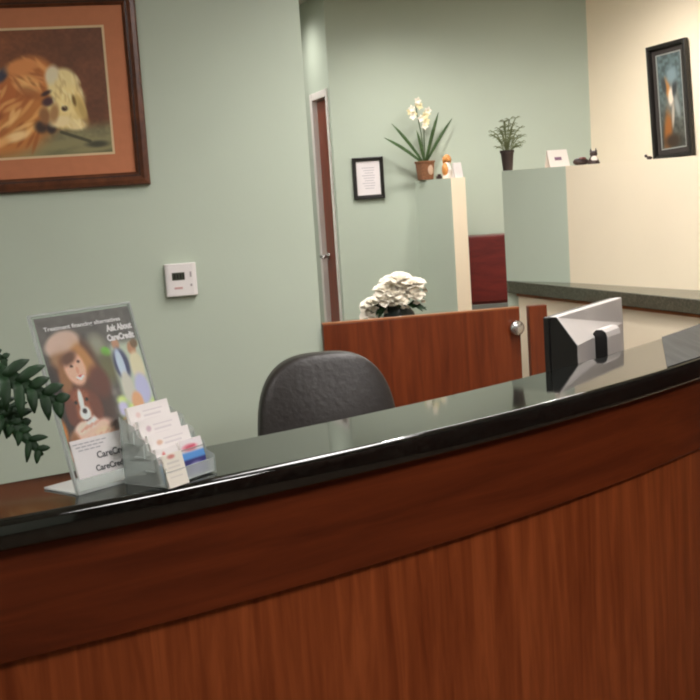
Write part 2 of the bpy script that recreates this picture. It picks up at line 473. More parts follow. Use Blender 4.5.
# ------------------------------------------------------------------ rear counter ledge along the half wall
G0 = Vector((.708, 5.212)); G1 = Vector((1.335, 3.5))
w_in = [P2+(P1-P2).normalized()*.0-off(P1, P2, .002), P1-off(P1, P2, .004), P0-off(P0, P1, .003)]
ra = empty('rear_counter', (1.0, 4.5, 0), 0, 'cream rear counter ledge with grey granite top along the half wall', 'counter')
L = lambda v: (v.x-1.0, v.y-4.5)
m = MB(); m.prism([L(G0), L(G1), L(w_in[0]), L(w_in[1]), L(w_in[2])], 1.018, 1.07)
m.build('countertop', 'granite_rear', ra, bevel=.003)['label'] = 'grey granite ledge top'
gd = (G1-G0).normalized(); gn = Vector((-gd.y, gd.x))
e0 = G0+gd*.045+gn*.02; e1 = G1+gn*.02
m = MB(); m.prism([L(e0), L(e1), L(w_in[0]), L(w_in[1])], 0, 1.006); m.build('base', 'cream', ra)
e0 = G0+gd*.04+gn*.014; e1 = G1+gn*.014
m = MB(); m.prism([L(e0), L(e1), L(w_in[0]), L(w_in[1])], 1.006, 1.018); m.build('wood_strip', 'strip', ra)

# ------------------------------------------------------------------ swing gate and its post
gt = empty('swing_gate', (-.098, 4.585, 0), math.atan2(.14, .79), 'low cherry wood swing gate between green wall and cream counter', 'gate')
GL = .790
m = MB(); m.box((GL/2, .018, .53), (GL, .036, .94)); m.build('gate_panel', 'gate', gt, bevel=.002)
m = MB(); m.tube([(GL-.022, -.001, .925), (GL-.022, -.014, .925)], .010, 14); m.tube([(GL-.022, -.012, .925), (GL-.022, -.026, .925), (GL-.022, -.034, .925)], [.022, .030, .022], 18)
m.build('latch_knob', 'metal', gt, smooth=True)['label'] = 'round silver latch knob'
m = MB(); m.box((GL/2, .018, 1.0025), (GL, .037, .005)); m.build('edge_strip', 'strip', gt)
for z in (.25, .8):
    m = MB(); m.tube([(-.004, .0, z-.04), (-.004, .0, z+.04)], .006, 8); m.build('hinge', 'metal', gt)
gp = MB(); gp.box((.0, 0, .502), (.075, .036, 1.004))
gp = gp.build('gate_post', 'gate', bevel=.002, loc=(.752, 4.753, 0), rz=math.atan2(.14, .79))
tag(gp, 'narrow cherry wood post panel right of the gate beside the monitor', 'post')

# ------------------------------------------------------------------ mahogany cabinet seen through the gap
cb = empty('cabinet', (.915, 7.2, 0), 0, 'dark red wooden cabinet standing in the gap between the half walls', 'cabinet')
m = MB(); m.box((0, .06, .62), (.35, .2, 1.10)); m.build('body', 'red_wood', cb)
m = MB(); m.box((0, -.046, .99), (.342, .012, .385)); m.build('door_panel', 'red_wood', cb, bevel=.002)
m = MB(); m.box((0, .06, 1.179), (.36, .22, .018)); m.build('top', 'red_wood', cb, bevel=.002)
m = MB(); m.box((0, -.05, .42), (.342, .02, .72)); m.build('lower_panel', 'grey_lam', cb)['label'] = 'grey lower panel'
m = MB(); m.box((0, .06, .035), (.26, .18, .07)); m.build('plinth', 'black_pl', cb)

# ------------------------------------------------------------------ framed dog picture on the green wall
def wall_thing(name, c, n_ang, label, cat):
    """empty on a wall; local +X along the wall (to the viewer's right), local -Y out of the wall"""
    return empty(name, c, n_ang, label, cat)
def rect_frame(m, x0, x1, z0, z1, prof, mi=None):
    """mitred moulding: prof = [(inset, depth)] closed, depth along -Y"""
    rings = []
    for ins, dp in prof:
        rings.append([m.v((x0+ins, -dp, z0+ins)), m.v((x1-ins, -dp, z0+ins)), m.v((x1-ins, -dp, z1-ins)), m.v((x0+ins, -dp, z1-ins))])
    k = len(prof)
    for i in range(k):
        for j in range(4):
            m.f([rings[i][j], rings[i][(j+1) % 4], rings[(i+1) % k][(j+1) % 4], rings[(i+1) % k][j]], mi)
PW, PH = .95, .697
pb = Vector((-.695, 4.4835)); pl_ = pb-d1*PW
pc = empty('framed_dog_picture', (pl_.x, pl_.y-.002, 1.575), A12, 'brown wood framed picture of a resting golden dog on the green wall', 'framed picture')
m = MB(); rect_frame(m, 0, PW, 0, PH, [(0, .001), (0, .018), (.006, .026), (.02, .028), (.032, .022), (.04, .02), (.049, .012), (.049, .001)])
m.build('frame', 'frame_wood', pc)
m = MB(); rect_frame(m, .0, PW, 0, PH, [(.0335, .012), (.0335, .0232), (.0385, .0218), (.0385, .012)]); m.build('frame_inlay', 'frame_gold', pc)['label'] = 'dark inner lip of the frame'
m = MB(); rect_frame(m, 0, PW, 0, PH, [(.045, .004), (.045, .0065), (.118, .0065), (.118, .004)]); m.build('mat_board', 'mat_board', pc)['label'] = 'rust brown mat board'
m = MB(); rect_frame(m, 0, PW, 0, PH, [(.110, .003), (.110, .0055), (.1265, .0055), (.1265, .003)]); m.build('mat_lip', 'mat_lip', pc)['label'] = 'cream inner mat edge'
# painting, in photo-like units: x from the right edge
PX = 3.78e-3; pw, ph = (PW-.24)/PX, (PH-.24)/PX
p = Paint(pw, ph, 230, 150, (126, 74, 42)); X0 = pw-110; Y0 = -28   # photo px -> painting
ell = lambda x, y, *a, **k: p.ell(x+X0, y+Y0, *a, **k)
p.mix(smooth(p.X, pw*.25, pw)*.75, (92, 58, 42)); p.mix(.6*(1-smooth(p.Y, 0, 45))*(1-smooth(p.X, pw*.3, pw*.85)), (128, 70, 34))
p.mix(smooth(p.Y-(p.X-pw)*-.05, ph*.70, ph*.82), (116, 110, 80)); p.mix(smooth(p.Y, ph*.9, ph*1.02)*.8, (74, 76, 52))
p.noise((70, 50), .07); p.noise((16, 10), .08)
for x, y, w in ((60, 138, 40), (95, 142, 30), (20, 148, 30)): ell(x, y, w, 4, (132, 124, 88), -6, .6)
ell(-50, 118, 60, 42, (168, 104, 52), 0, .3); ell(10, 108, 48, 38, (184, 116, 58), -8, .25); ell(-20, 95, 40, 24, (196, 134, 72), 0, .5)
ell(40, 72, 21, 18, (192, 118, 62), 10, .25); ell(8, 90, 24, 20, (176, 100, 50), 0, .5)
for k in range(70):
    x = random.uniform(-60, 44); y = random.uniform(84, 134)
    ell(x, y, random.uniform(6, 12), random.uniform(1.2, 2.6), random.choice([(214, 158, 92), (150, 84, 40), (228, 184, 120), (160, 92, 46)]), random.uniform(-75, -20), .5, .75)
ell(2, 71, 10, 5, (206, 190, 152), -20, .4); ell(13, 70, 4, 8, (58, 56, 70), 35, .5); ell(35, 80, 12, 8, (222, 174, 110), 20, .5)
for k in range(26): ell(random.uniform(24, 54), random.uniform(58, 86), 7, 1.5, random.choice([(214, 150, 90), (160, 92, 48)]), random.uniform(10, 70), .5, .7)
ell(67, 82, 14, 16, (226, 206, 148), 20, .2); ell(66, 108, 18, 15, (218, 194, 130), 15, .2); ell(72, 96, 14, 14, (230, 208, 146), 0, .3)
ell(81, 103, 5.5, 13, (206, 178, 112), -18, .25); ell(58, 72, 6, 9, (216, 204, 172), 20, .4); ell(77, 120, 9, 5, (222, 202, 150), 0, .4)
ell(76.5, 97, 1.6, 5, (120, 92, 48), -10, .5); ell(67, 104, 2.8, 2.4, (66, 44, 30), 0, .4); ell(52, 97, 5.5, 4, (72, 46, 50), -20, .5); ell(51, 89, 5, 2, (66, 44, 38), -25, .5)
ell(44, 120, 6, 6, (64, 48, 40), 0, .5); ell(53, 121, 4.5, 6, (58, 46, 42), 0, .4); ell(48, 110, 5, 8, (140, 96, 60), 0, .5)
ell(20, 128, 12, 4.5, (226, 192, 136), -15, .5); ell(0, 135, 14, 4, (214, 160, 100), -20, .5)
for k in range(40):
    ell(random.uniform(58, 84), random.uniform(74, 122), random.uniform(3, 6), random.uniform(.7, 1.4), random.choice([(238, 222, 170), (196, 168, 110), (214, 190, 130)]), random.uniform(50, 110), .5, .5)
ell(84, 108, 3, 12, (176, 146, 88), -18, .5, .7); ell(62, 116, 10, 5, (226, 206, 158), -10, .4); ell(57, 108, 4, 9, (150, 104, 66), 12, .5, .8); ell(30, 64, 14, 7, (206, 134, 76), -8, .4); ell(36, 88, 10, 5, (150, 86, 44), 25, .5, .7)
p.line([(62+X0, 126+Y0), (88+X0, 136+Y0)], 1.6, (64, 62, 46), .8); ell(95, 139, 10, 3, (66, 64, 50), 0, .6)
p.c = p.c*1.1
p.build('painting', PW-.24, PH-.24, 'print', pc, (.12, -.0038, .12))
m = MB(); m.box((PW/2, -.0015, PH/2), (PW-.02, .002, PH-.02)); m.build('backing', 'mat_dark', pc)

# ------------------------------------------------------------------ thermostat
tm = empty('thermostat', (-.615, 4.4977, 1.216), A12, 'white wall thermostat with small dark display on the green wall', 'thermostat')
m = MB()
prof = [(0, .0), (.0585, .0), (.0585, .014), (.056, .020), (.045, .023), (-.045, .023), (-.056, .020), (-.0585, .014), (-.0585, 0)]
m.extrude([(q0, q1) for q0, q1 in prof[1:]], (0, -.001, -.061), (0, 0, .122), (0, -1, 0), (1, 0, 0)); m.build('housing', 'white_pl', tm, bevel=.003)
m = MB(); m.box((-.01, -.0245, .014), (.047, .002, .028)); m.build('display', 'lcd', tm)['label'] = 'dark grey display window'
m = MB()
for dx in (-.024, -.013, -.002, .009): m.box((dx, -.0262, .014), (.006, .001, .017))
m.build('digits', 'lcd_ink', tm)
for z, mt in ((.019, 'mark'), (-.021, 'mark')):
    m = MB(); m.box((.036, -.0245, z), (.007, .003, .020 if z > 0 else .009)); m.build('button', mt, tm, bevel=.001)
m = MB(); m.box((-.012, -.0243, -.030), (.030, .0012, .008)); m.build('badge', 'mark_red', tm, bevel=.0005)['label'] = 'small reddish badge'

# ------------------------------------------------------------------ small framed notice on the back wall
nb = empty('framed_notice', (.088, 7.45-.0036, 1.448), math.atan2(-.03, 1.574), 'small black framed white notice on the back wall near the door', 'framed notice')
NW, NH = .191, .254
m = MB(); rect_frame(m, 0, NW, 0, NH, [(0, .0), (0, .018), (.004, .02), (.02, .018), (.024, .012), (.024, .0)]); m.build('frame', 'black_frame', nb)
m = MB(); m.box((NW/2, -.006, NH/2), (NW-.046, .004, NH-.046)); m.build('paper', 'paper', nb)['label'] = 'white printed sheet'
m = MB()
for i in range(9): m.box((NW/2+.004+(0 if i % 3 else -.004), -.0084, NH-.065-i*.0155), (.078-(i % 3)*.012, .0006, .003))
m.build('printed_lines', 'ink_pale', nb)

# ------------------------------------------------------------------ black framed picture on the cream wall
QW, QH = .305, .635
qa = Vector((1.797, 6.944)); qd = d4
qpos = qa+qd*.044+Vector((-qd.y, qd.x))*-.004
qf = empty('framed_picture', (qpos.x, qpos.y, 1.558), math.atan2(qd.y, qd.x), 'tall black framed picture with grey blue art on the cream wall', 'framed picture')
qf.rotation_euler = (0, R(-3), math.atan2(qd.y, qd.x))
m = MB(); rect_frame(m, 0, QW, 0, QH, [(0, .0), (0, .026), (.006, .03), (.020, .028), (.026, .016), (.026, 0)]); m.build('frame', 'black_frame', qf)
m = MB(); rect_frame(m, 0, QW, 0, QH, [(.024, .004), (.024, .007), (.054, .007), (.054, .004)]); m.build('mat_board', 'mat_dark', qf)['label'] = 'charcoal mat board'
m = MB(); rect_frame(m, 0, QW, 0, QH, [(.05, .003), (.05, .006), (.060, .006), (.060, .003)]); m.build('mat_lip', 'mat_grey', qf)['label'] = 'pale grey inner mat edge'
aw, ah = QW-.116, QH-.116
p = Paint(100, 260, 70, 150, (84, 98, 98))
p.mix(smooth(p.Y, 60, 240)*.8, (70, 66, 56)); p.noise((14, 30), .22)
p.ell(30, 210, 16, 60, (150, 92, 42), 8, .6); p.ell(55, 120, 26, 50, (112, 112, 104), 0, .5)
p.ell(38, 95, 10, 30, (176, 120, 66), -12, .5); p.ell(50, 118, 11, 24, (226, 208, 186), 8, .4); p.ell(66, 96, 9, 26, (52, 54, 54), 8, .4); p.ell(24, 85, 9, 22, (60, 62, 60), -10, .5)
p.ell(58, 60, 22, 22, (120, 138, 142), 0, .6); p.ell(54, 170, 5, 34, (176, 164, 148), 6, .5); p.ell(74, 150, 8, 30, (134, 140, 136), -12, .6); p.ell(45, 240, 30, 18, (60, 46, 34), 0, .6)
p.build('artwork', aw, ah, 'print', qf, (.058, -.0036, .058))
m = MB(); m.box((QW/2, -.0015, QH/2), (QW-.02, .002, QH-.02)); m.build('backing', 'mat_dark', qf)

# ------------------------------------------------------------------ office chair
ch = empty('office_chair', (-.078, 3.78, 0), R(11), 'black leather office chair with rounded back behind the counter', 'office chair')
def cushion(name, prof, thick, bulge, tilt=0, mats='leather', z0=0, y0=0, parent=None, n=14, horiz=False):
    """pillowed slab from an outline [(a,b)]; front and back pushed out towards the middle"""
    m = MB(); k = len(prof); cx = sum(a for a, b in prof)/k; cz = sum(b for a, b in prof)/k
    def P(a, b, d):
        if horiz: return Vector((a, b, d))
        return Vector((a, -d+(b-z0)*tilt, b))
    lay = []
    for sgn in (1, -1):
        rings = []
        for s_, d in ((1, .30), (.985, .42), (.94, .52), (.8, .66), (.55, .86), (.25, 1)):
            dd = sgn*(thick/2*min(1, d*1.9)+bulge*max(0, (d-.5)*2))
            rings.append([m.v(P(cx+(a-cx)*s_, cz+(b-cz)*s_, dd)) for a, b in prof])
        c = m.v(P(cx, cz, sgn*(thick/2+bulge)))
        for i in range(len(rings)-1):
            for j in range(k): m.f([rings[i][j], rings[i][(j+1) % k], rings[i+1][(j+1) % k], rings[i+1][j]])
        for j in range(k): m.f([rings[-1][j], rings[-1][(j+1) % k], c])
        lay.append(rings[0])
    for j in range(k): m.f([lay[0][j], lay[0][(j+1) % k], lay[1][(j+1) % k], lay[1][j]])
    return m.build(name, mats, parent, smooth=True, sub=1)
def superell(w, h, n, e, cx=0, cz=0, taper=0):
    o = []
    for i in range(n):
        a = 2*PI*i/n; c, s_ = math.cos(a), math.sin(a)
        x = math.copysign(abs(c)**(2/e), c)*w/2; z = math.copysign(abs(s_)**(2/e), s_)*h/2
        o.append((cx+x*(1-taper*z/h), cz+z))
    return o
bkr = cushion('backrest', superell(.462, .53, 48, 2.9, 0, .727, .14), .085, .022, .16, z0=.45, parent=ch)
cushion('seat', superell(.5, .48, 40, 3.2, 0, -.20), .10, .015, parent=ch, horiz=True).location = (0, 0, .46)
m = MB(); m.box((0, .09, .56), (.07, .022, .36), rot=Matrix.Rotation(-.16, 3, 'X')); m.box((0, -.05, .395), (.06, .3, .02)); m.build('back_bracket', 'black_pl', ch, bevel=.004)
m = MB(); m.tube([(0, -.18, .10), (0, -.18, .405)], .026, 14); m.build('gas_column', 'black_pl', ch, smooth=True)
for k in range(5):
    a = 2*PI*k/5+.3; dx, dy = math.cos(a), math.sin(a)
    m = MB(); m.tube([(0, -.18, .11), (dx*.28, -.18+dy*.28, .07)], [.028, .018], 8)
    lg = m.build('leg', 'black_pl', ch)
    m = MB(); m.tube([(dx*.27-dy*.015, -.18+dy*.27+dx*.015, .03), (dx*.27+dy*.015, -.18+dy*.27-dx*.015, .03)], .0295, 14); m.build('caster', 'black_pl', lg)
for sx in (-1, 1):
    m = MB(); m.tube([(sx*.2, -.12, .42), (sx*.275, -.12, .44), (sx*.28, -.12, .62)], .014, 8); m.box((sx*.28, -.16, .63), (.05, .24, .025)); m.build('armrest', 'black_pl', ch, bevel=.006)

# ------------------------------------------------------------------ monitor, seen from behind
mo = empty('monitor', (.481, 2.925, .74), math.atan2(.83, .56), 'silver and black computer monitor seen from behind on the desk', 'monitor')
# local +X along the screen width (away from viewer), local -Y outwards (towards the customer side)
MW = .437
shell = [(.012, .425), (.032, .425), (.084, .355), (.084, .19), (.05, .11), (.012, .11)]
shel2 = [(.012, .425), (.032, .425), (.034, .355), (.034, .19), (.032, .11), (.012, .11)]
m = MB(); la = [m.v((0, -a_, b_)) for a_, b_ in shell]; lb = [m.v((MW, -a_, b_)) for a_, b_ in shel2]
for i in range(6): m.f([la[i], la[(i+1) % 6], lb[(i+1) % 6], lb[i]], 0)
m.f(la, 1); m.f(lb, 0)
m.build('back_shell', ['silver', 'black_pl'], mo, bevel=.003)['label'] = 'silver back with a black side'
m = MB(); m.box((MW/2, -.004, .267), (MW+.004, .015, .314)); m.build('screen_bezel', 'black_pl', mo, bevel=.003)
m = MB(); m.box((MW/2, .0045, .27), (MW-.04, .002, .27)); m.build('screen', 'lcd', mo)
m = MB(); prof = [(.045, .10), (.1, .06), (.1, .354), (.096, .367), (.086, .374), (.07, .374), (.062, .365), (.05, .33)]
m.extrude(prof, (.152, 0, 0), (.095, 0, 0), (0, 0, 1), (0, -1, 0), mi=[0]*8+[1]); m.build('stand_neck', ['silver', 'black_pl'], mo, bevel=.002)['label'] = 'silver stand neck with a dark side'
m = MB(); m.box((.2, -.075, .05), (.085, .04, .09)); m.lathe([(.10, 0), (.10, .008), (.09, .014), (.02, .018)], (.2, -.02, 0), 32); m.build('stand_base', 'silver', mo, bevel=.002)
m = MB()
for i in range(5): m.box((.285+.02*i, -.0535+.0023*i, .30), (.007, .004, .05))
m.build('vent_slots', 'mark', mo)

# ------------------------------------------------------------------ acrylic sign holder and poster
SA = R(49)
sg = empty('sign_holder', (-.427, 1.783, 1.0705), SA, 'slanted clear acrylic sign holder with a pet care poster on the counter', 'sign holder')
LEAN = R(17); SW, SH = .1965, .285
rotL = Matrix.Rotation(-LEAN, 4, 'X')
def leaned(o): o.matrix_local = rotL @ Matrix.Translation(o.location); return o
m = MB(); m.box((SW/2, -.0012, SH/2), (SW, .0016, SH)); leaned(m.build('front_sheet', 'acrylic', sg)).location = (0, 0, 0)
m = MB(); m.box((SW/2, .0028, SH/2), (SW, .0016, SH)); leaned(m.build('back_sheet', 'acrylic', sg))
m = MB(); m.box((SW/2, .045, .0015), (SW, .085, .003)); m.build('foot', 'acrylic_edge', sg, bevel=.0006)
m = MB()
for x0, x1, z0, z1 in ((-.0008, .0022, 0, SH), (SW-.0022, SW+.0008, 0, SH), (0, SW, SH-.0022, SH+.001), (0, SW, -.0008, .004)):
    m.box(((x0+x1)/2, .0008, (z0+z1)/2), (x1-x0, .0064, z1-z0))
leaned(m.build('polished_edges', 'acrylic_edge', sg))
# poster inside
ps = empty('pet_care_poster', (0, 0, 0), 0, 'poster of a woman hugging a beagle and a couple in the acrylic holder', 'poster')
ps.matrix_world = Matrix.Translation(sg.location) @ Matrix.Rotation(SA, 4, 'Z') @ rotL
OX, OZ = .008, .026; QW_, QH_ = SW-.012, SH-OZ-.006
p = Paint(100, 132, 130, 170, (108, 100, 96)); p.noise((20, 26), .25)
p.mix((1-smooth(p.Y, 30, 70))*.5, (86, 80, 76))
p.ell(55, 30, 9, 10, (150, 146, 128), 0, .6); p.ell(63, 36, 5, 4, (120, 196, 70), 20, .4); p.ell(60, 50, 10, 12, (110, 104, 70), 0, .7)
# couple on the right over a bright garden
p.mix(smooth(p.X, 64, 72)*smooth(p.Y, 25, 35)*(1-smooth(p.Y, 98, 106)), (190, 196, 176)); p.mix(smooth(p.X-(p.Y-86)*.1, 56, 66)*smooth(p.Y, 78, 90), (150, 180, 96))
for k in range(14): p.ell(random.uniform(64, 98), random.uniform(78, 104), 5, 4, random.choice([(210, 226, 140), (226, 170, 120), (120, 160, 80), (200, 190, 230)]), 0, .6)
p.ell(75, 31, 4, 5, (190, 140, 112)); p.ell(76, 49, 8, 14, (60, 62, 96), -4); p.ell(75, 49, 4, 14, (196, 206, 232), -4); p.ell(76, 69, 6, 14, (206, 198, 186))
p.ell(91, 37, 4.5, 6, (184, 130, 96)); p.ell(92, 53, 7, 13, (226, 208, 176)); p.ell(91, 73, 8, 14, (188, 184, 216)); p.ell(82, 83, 6, 9, (226, 164, 122)); p.ell(95, 33, 4, 4, (120, 90, 60))
# woman with hat and dog
p.ell(17, 74, 26, 44, (52, 40, 38), 0, .2); p.ell(43, 70, 12, 30, (74, 48, 40), -14, .3); p.ell(29, 42, 22, 26, (96, 58, 40), -12, .25)
p.ell(21, 24, 18, 11, (204, 174, 158), -14, .2); p.ell(17, 34, 12, 8, (160, 118, 84), -20, .4); p.ell(38, 40, 8, 20, (186, 130, 76), -26, .4); p.ell(15, 52, 6, 22, (150, 100, 62), 6, .4)
p.ell(27, 45, 10.5, 15, (232, 176, 152), -10, .18); p.ell(24, 43, 1.8, 1.2, (70, 46, 40)); p.ell(32, 40, 1.8, 1.2, (70, 46, 40)); p.ell(29, 47, 1.6, 3, (212, 150, 126)); p.ell(30, 53, 4, 1.7, (196, 84, 84), -12); p.ell(23, 36, 9, 5, (104, 64, 44), -24, .5)
p.ell(48, 60, 10, 14, (106, 56, 42), -10, .4)
p.ell(24, 78, 17, 17, (126, 66, 46), 0, .2); p.ell(15, 80, 7, 12, (104, 54, 40), 8, .3); p.ell(37, 78, 7, 13, (112, 58, 42), -8, .3); p.ell(25, 80, 3.4, 10, (240, 230, 226), 0, .3); p.ell(25, 85, 2.6, 3, (52, 36, 38)); p.ell(19, 75, 1.6, 1.4, (40, 28, 26)); p.ell(31, 74, 1.6, 1.4, (40, 28, 26))
p.ell(27, 98, 22, 8, (232, 184, 166), -10, .25); p.ell(19, 94, 10, 5, (240, 200, 184), -20, .3); p.ell(39, 102, 10, 5, (236, 190, 158), 0, .4); p.ell(-2, 94, 5, 11, (196, 120, 50), 0, .4); p.ell(29, 90, 6, 5, (238, 226, 224), 0, .4)
for k in range(4): p.line([(16+k*5, 97-k), (24+k*5, 93-k)], .8, (204, 146, 128), .8)
p.ell(30, 112, 34, 10, (232, 186, 168), -6, .3); p.ell(8, 106, 5, 10, (150, 96, 60), 0, .5)
for k in range(5): p.line([(16+k*7, 107-k), (22+k*7, 103-k)], .8, (206, 150, 132), .8)
p.ell(24, 76, 12, 13, (150, 82, 54), 4, .2); p.ell(12, 80, 5, 11, (112, 60, 44), 10, .25); p.ell(37, 79, 5, 11, (116, 62, 44), -10, .25)
p.ell(24, 72, 2.4, 9, (244, 236, 232), 4, .3); p.ell(25, 83, 5.5, 6, (244, 236, 232), 0, .3); p.ell(25, 81, 2.4, 2.2, (46, 34, 36), 0, .3); p.ell(18.5, 73, 1.7, 1.6, (36, 26, 26)); p.ell(30, 72, 1.7, 1.6, (36, 26, 26)); p.line([(21, 88), (25, 89), (29, 87.5)], .6, (120, 84, 84))
p.ell(21, 23, 17, 7, (206, 174, 160), -14, .4, .8); p.line([(27, 53), (30, 54.5), (33, 52.5)], 1.1, (246, 234, 230))
p.c = p.c*1.16
# white text box under the picture
p.mix((p.Y > 119)*1.0*(p.X < 200), (206, 196, 190)); p.mix(smooth(p.Y, 104, 108)*(p.X > 62), (216, 210, 206))
a = 'OX'
p.build('picture_print', QW_, QH_, 'poster', ps, (OX, .0004, OZ), solid=.0004)
m = MB(); m.box((.062+.0225+OX-.03, -.0002, .052), (.105, .0008, .060)); m.build('text_box', 'paper', ps)['label'] = 'white text panel'
text('heading', 'Treatment financing alternatives', .0092, 'white_ink', ps, (OX+.012, -.0004, OZ+QH_-.022), sx=1.25, bold=.0002)
text('title', 'Ask About', .0145, 'white_ink', ps, (OX+QW_*.70, -.0004, OZ+QH_-.037), 'LEFT', .8, .0007)
text('title', 'CareCredit', .0145, 'white_ink', ps, (OX+QW_*.68, -.0004, OZ+QH_-.053), 'LEFT', .8, .0007)
text('logo_text', 'CareCredit', .015, 'ink', ps, (.052, -.0010, .047), bold=.0003)
text('logo_text', 'CareCredit', .013, 'ink', ps, (.044, -.0010, .028), bold=.0003)
m = MB()
for i in range(3):
    for j in range(6-i): m.box((.018+j*.011+(i*.004), -.0008, .075-i*.0052), (.0085, .0006, .0016))
m.build('small_print', 'ink_pale', ps)

# ------------------------------------------------------------------ four-tier card rack and cards
RA = R(54.5)
RB = Vector((-.290, 1.786, 1.0705))
rk = empty('card_rack', RB, RA, 'clear acrylic four-tier business card rack beside the poster holder', 'card rack')
RW = .112; NT = 4; STEP = .0205; RISE = .0205
def tier(i): return .012+i*STEP, .004+i*RISE      # local y of the card, local z of its floor; tier 0 is the front
m = MB()
for i in range(NT):
    y, z = tier(i)
    m.box((RW/2, y+.004, z-.001), (RW, STEP, .002))                      # shelf
    m.box((RW/2, y-.0085, z+.009), (RW, .0018, .020), mi=1)                     # lip
    m.box((RW/2, y-.0085, z+.0195), (RW, .002, .0016))
m.box((RW/2, tier(3)[0]+.0175, .050), (RW, .002, .10), mi=1); m.build('shelves', ['acrylic_edge', 'acrylic'], rk)
for x in (.001, RW-.001):
    m = MB(); pr = [(0, 0), (.094, 0), (.094, .106)]
    for i in reversed(range(NT)):
        y, z = tier(i); pr += [(y+.006, z+.032), (y-.010, z+.026)]
    m.extrude(pr, (x-.001, 0, 0), (.002, 0, 0), (0, 0, 1), (0, 1, 0)); m.build('side_panel', 'acrylic', rk)
CT = R(14)
def cards(i, x0, w, h, paint, label, name='business_card_stack', t=.006, zoff=0, yo=0):
    y, z = tier(i)
    e = empty(name, (0, 0, 0), 0, label, 'card' if t < .002 else 'card stack', None if t < .002 else 'cards in the rack')
    e.matrix_world = Matrix.Translation(RB) @ Matrix.Rotation(RA, 4, 'Z') @ Matrix.Translation((x0, y+yo, z+.0006+zoff)) @ Matrix.Rotation(-CT, 4, 'X')
    m = MB(); m.box((w/2, .0035, h/2), (w, t, h)); m.build('stack', 'cardstock', e, bevel=.0004)
    p = Paint(90, 50, 60, 34, (242, 236, 234)); paint(p); p.build('top_card', w, h, 'card', e, (0, .0002, 0))
    return e
def white(p):
    p.ell(20, 14, 5, 4, (226, 196, 190), 0, .5, .7)
    for k in range(4): p.line([(32, 10+k*7), (74-k*5, 10+k*7)], .9, (206, 198, 202), .8)
def lav(p):
    white(p); p.ell(20, 14, 5, 4, (200, 176, 190), 0, .5, .8)
def rust(p):
    white(p); p.ell(22, 14, 6, 3, (220, 180, 150), 0, .5, .8)
def waves(p):
    p.mix(smooth(p.Y+8*np.sin(p.X/14), 22, 36)*.9, (128, 184, 226)); p.ell(30, 12, 7, 6, (214, 120, 116), 0, .4); p.ell(58, 26, 16, 5, (236, 240, 246), 0, .5)
def navy(p):
    p.c[:] = (240, 232, 234); p.mix(smooth(p.Y, 16, 20), (96, 156, 222)); p.mix(smooth(p.Y, 27, 30), (56, 52, 116))
    p.ell(36, 12, 30, 5, (226, 132, 150), 0, .4); p.ell(46, 40, 26, 7, (186, 184, 214), 0, .5, .7)
    p.line([(22, 12), (58, 10)], 1.4, (206, 84, 108), .9)
def pale(p):
    p.c[:] = (240, 234, 222); p.ell(40, 5, 16, 3, (208, 120, 112), 0, .5, .8)
    for k in range(4): p.line([(16, 14+k*7), (70, 14+k*7)], 1, (214, 208, 200), .9)
cards(3, .012, .090, .054, white, 'white business cards in the highest back tier of the rack')
cards(2, .012, .090, .054, lav, 'white business cards in the rack tier just below the highest')
cards(1, .011, .091, .054, rust, 'white business cards in the second tier up from the front')
cards(0, .006, .048, .054, waves, 'white cards with a light blue wave, front tier left side', yo=.002)
cards(0, .060, .050, .056, navy, 'navy, blue and pink cards in the front tier right side', yo=.002)
ec = cards(0, .0, .044, .052, pale, 'single pale card leaning on the front lip of the rack', 'appointment_card', .0008, -.0045, -.0155)

# ------------------------------------------------------------------ philodendron hanging in from the left
ph = empty('split_leaf_plant', (-.70, 1.70, 1.0705), 0, 'dark green split-leaf plant reaching in from the left end of the counter', 'potted plant')
m = MB(); m.lathe([(.042, 0), (.05, .004), (.062, .11), (.066, .112), (.066, .125), (.060, .125), (.055, .112)], n=28); m.build('pot', 'dark_pot', ph, smooth=False)
m = MB(); m.lathe([(.001, .108), (.056, .108), (.056, .112), (.001, .113)], n=20); m.build('soil', 'soil', ph)
def split_leaf(o, tip, nrm, wid, lobes=6, droop=.02, seed=0):
    """a deeply cut leaf: midrib strip and paired finger lobes, one mesh"""
    rnd = random.Random(seed); o = Vector(o); tip = Vector(tip); nrm = Vector(nrm).normalized()
    d = tip-o; Ln = d.length; t = d.normalized(); s_ = t.cross(nrm).normalized(); nrm = s_.cross(t)
    mid = lambda u: o+d*u-Vector((0, 0, droop*u*u))
    m = MB(); us = [i/7 for i in range(8)]
    m.leaf([mid(u) for u in us], [Ln*(.10*(1-u)+.05) if 0 < u < 1 else .002 for u in us], nrm)
    for i in range(lobes):
        u = .10+.80*i/(lobes-1)
        ln = wid*(math.sin(PI*(.16+.72*u)))*rnd.uniform(.55, 1.2)
        for sg_ in (-1, 1):
            b = mid(u); dr = (s_*sg_*1.0+t*(.35+.4*u)).normalized()
            pts = [b+dr*ln*q-Vector((0, 0, .12*ln*q*q))+nrm*ln*.1*math.sin(PI*q) for q in (0, .25, .5, .75, 1)]
            w = wid*.15
            m.leaf(pts, [w*.7, w, w*1.05, w*.75, .001], nrm, .2)
    return m
rel = lambda x, y, z: (x+.70, y-1.70, z-1.0705)
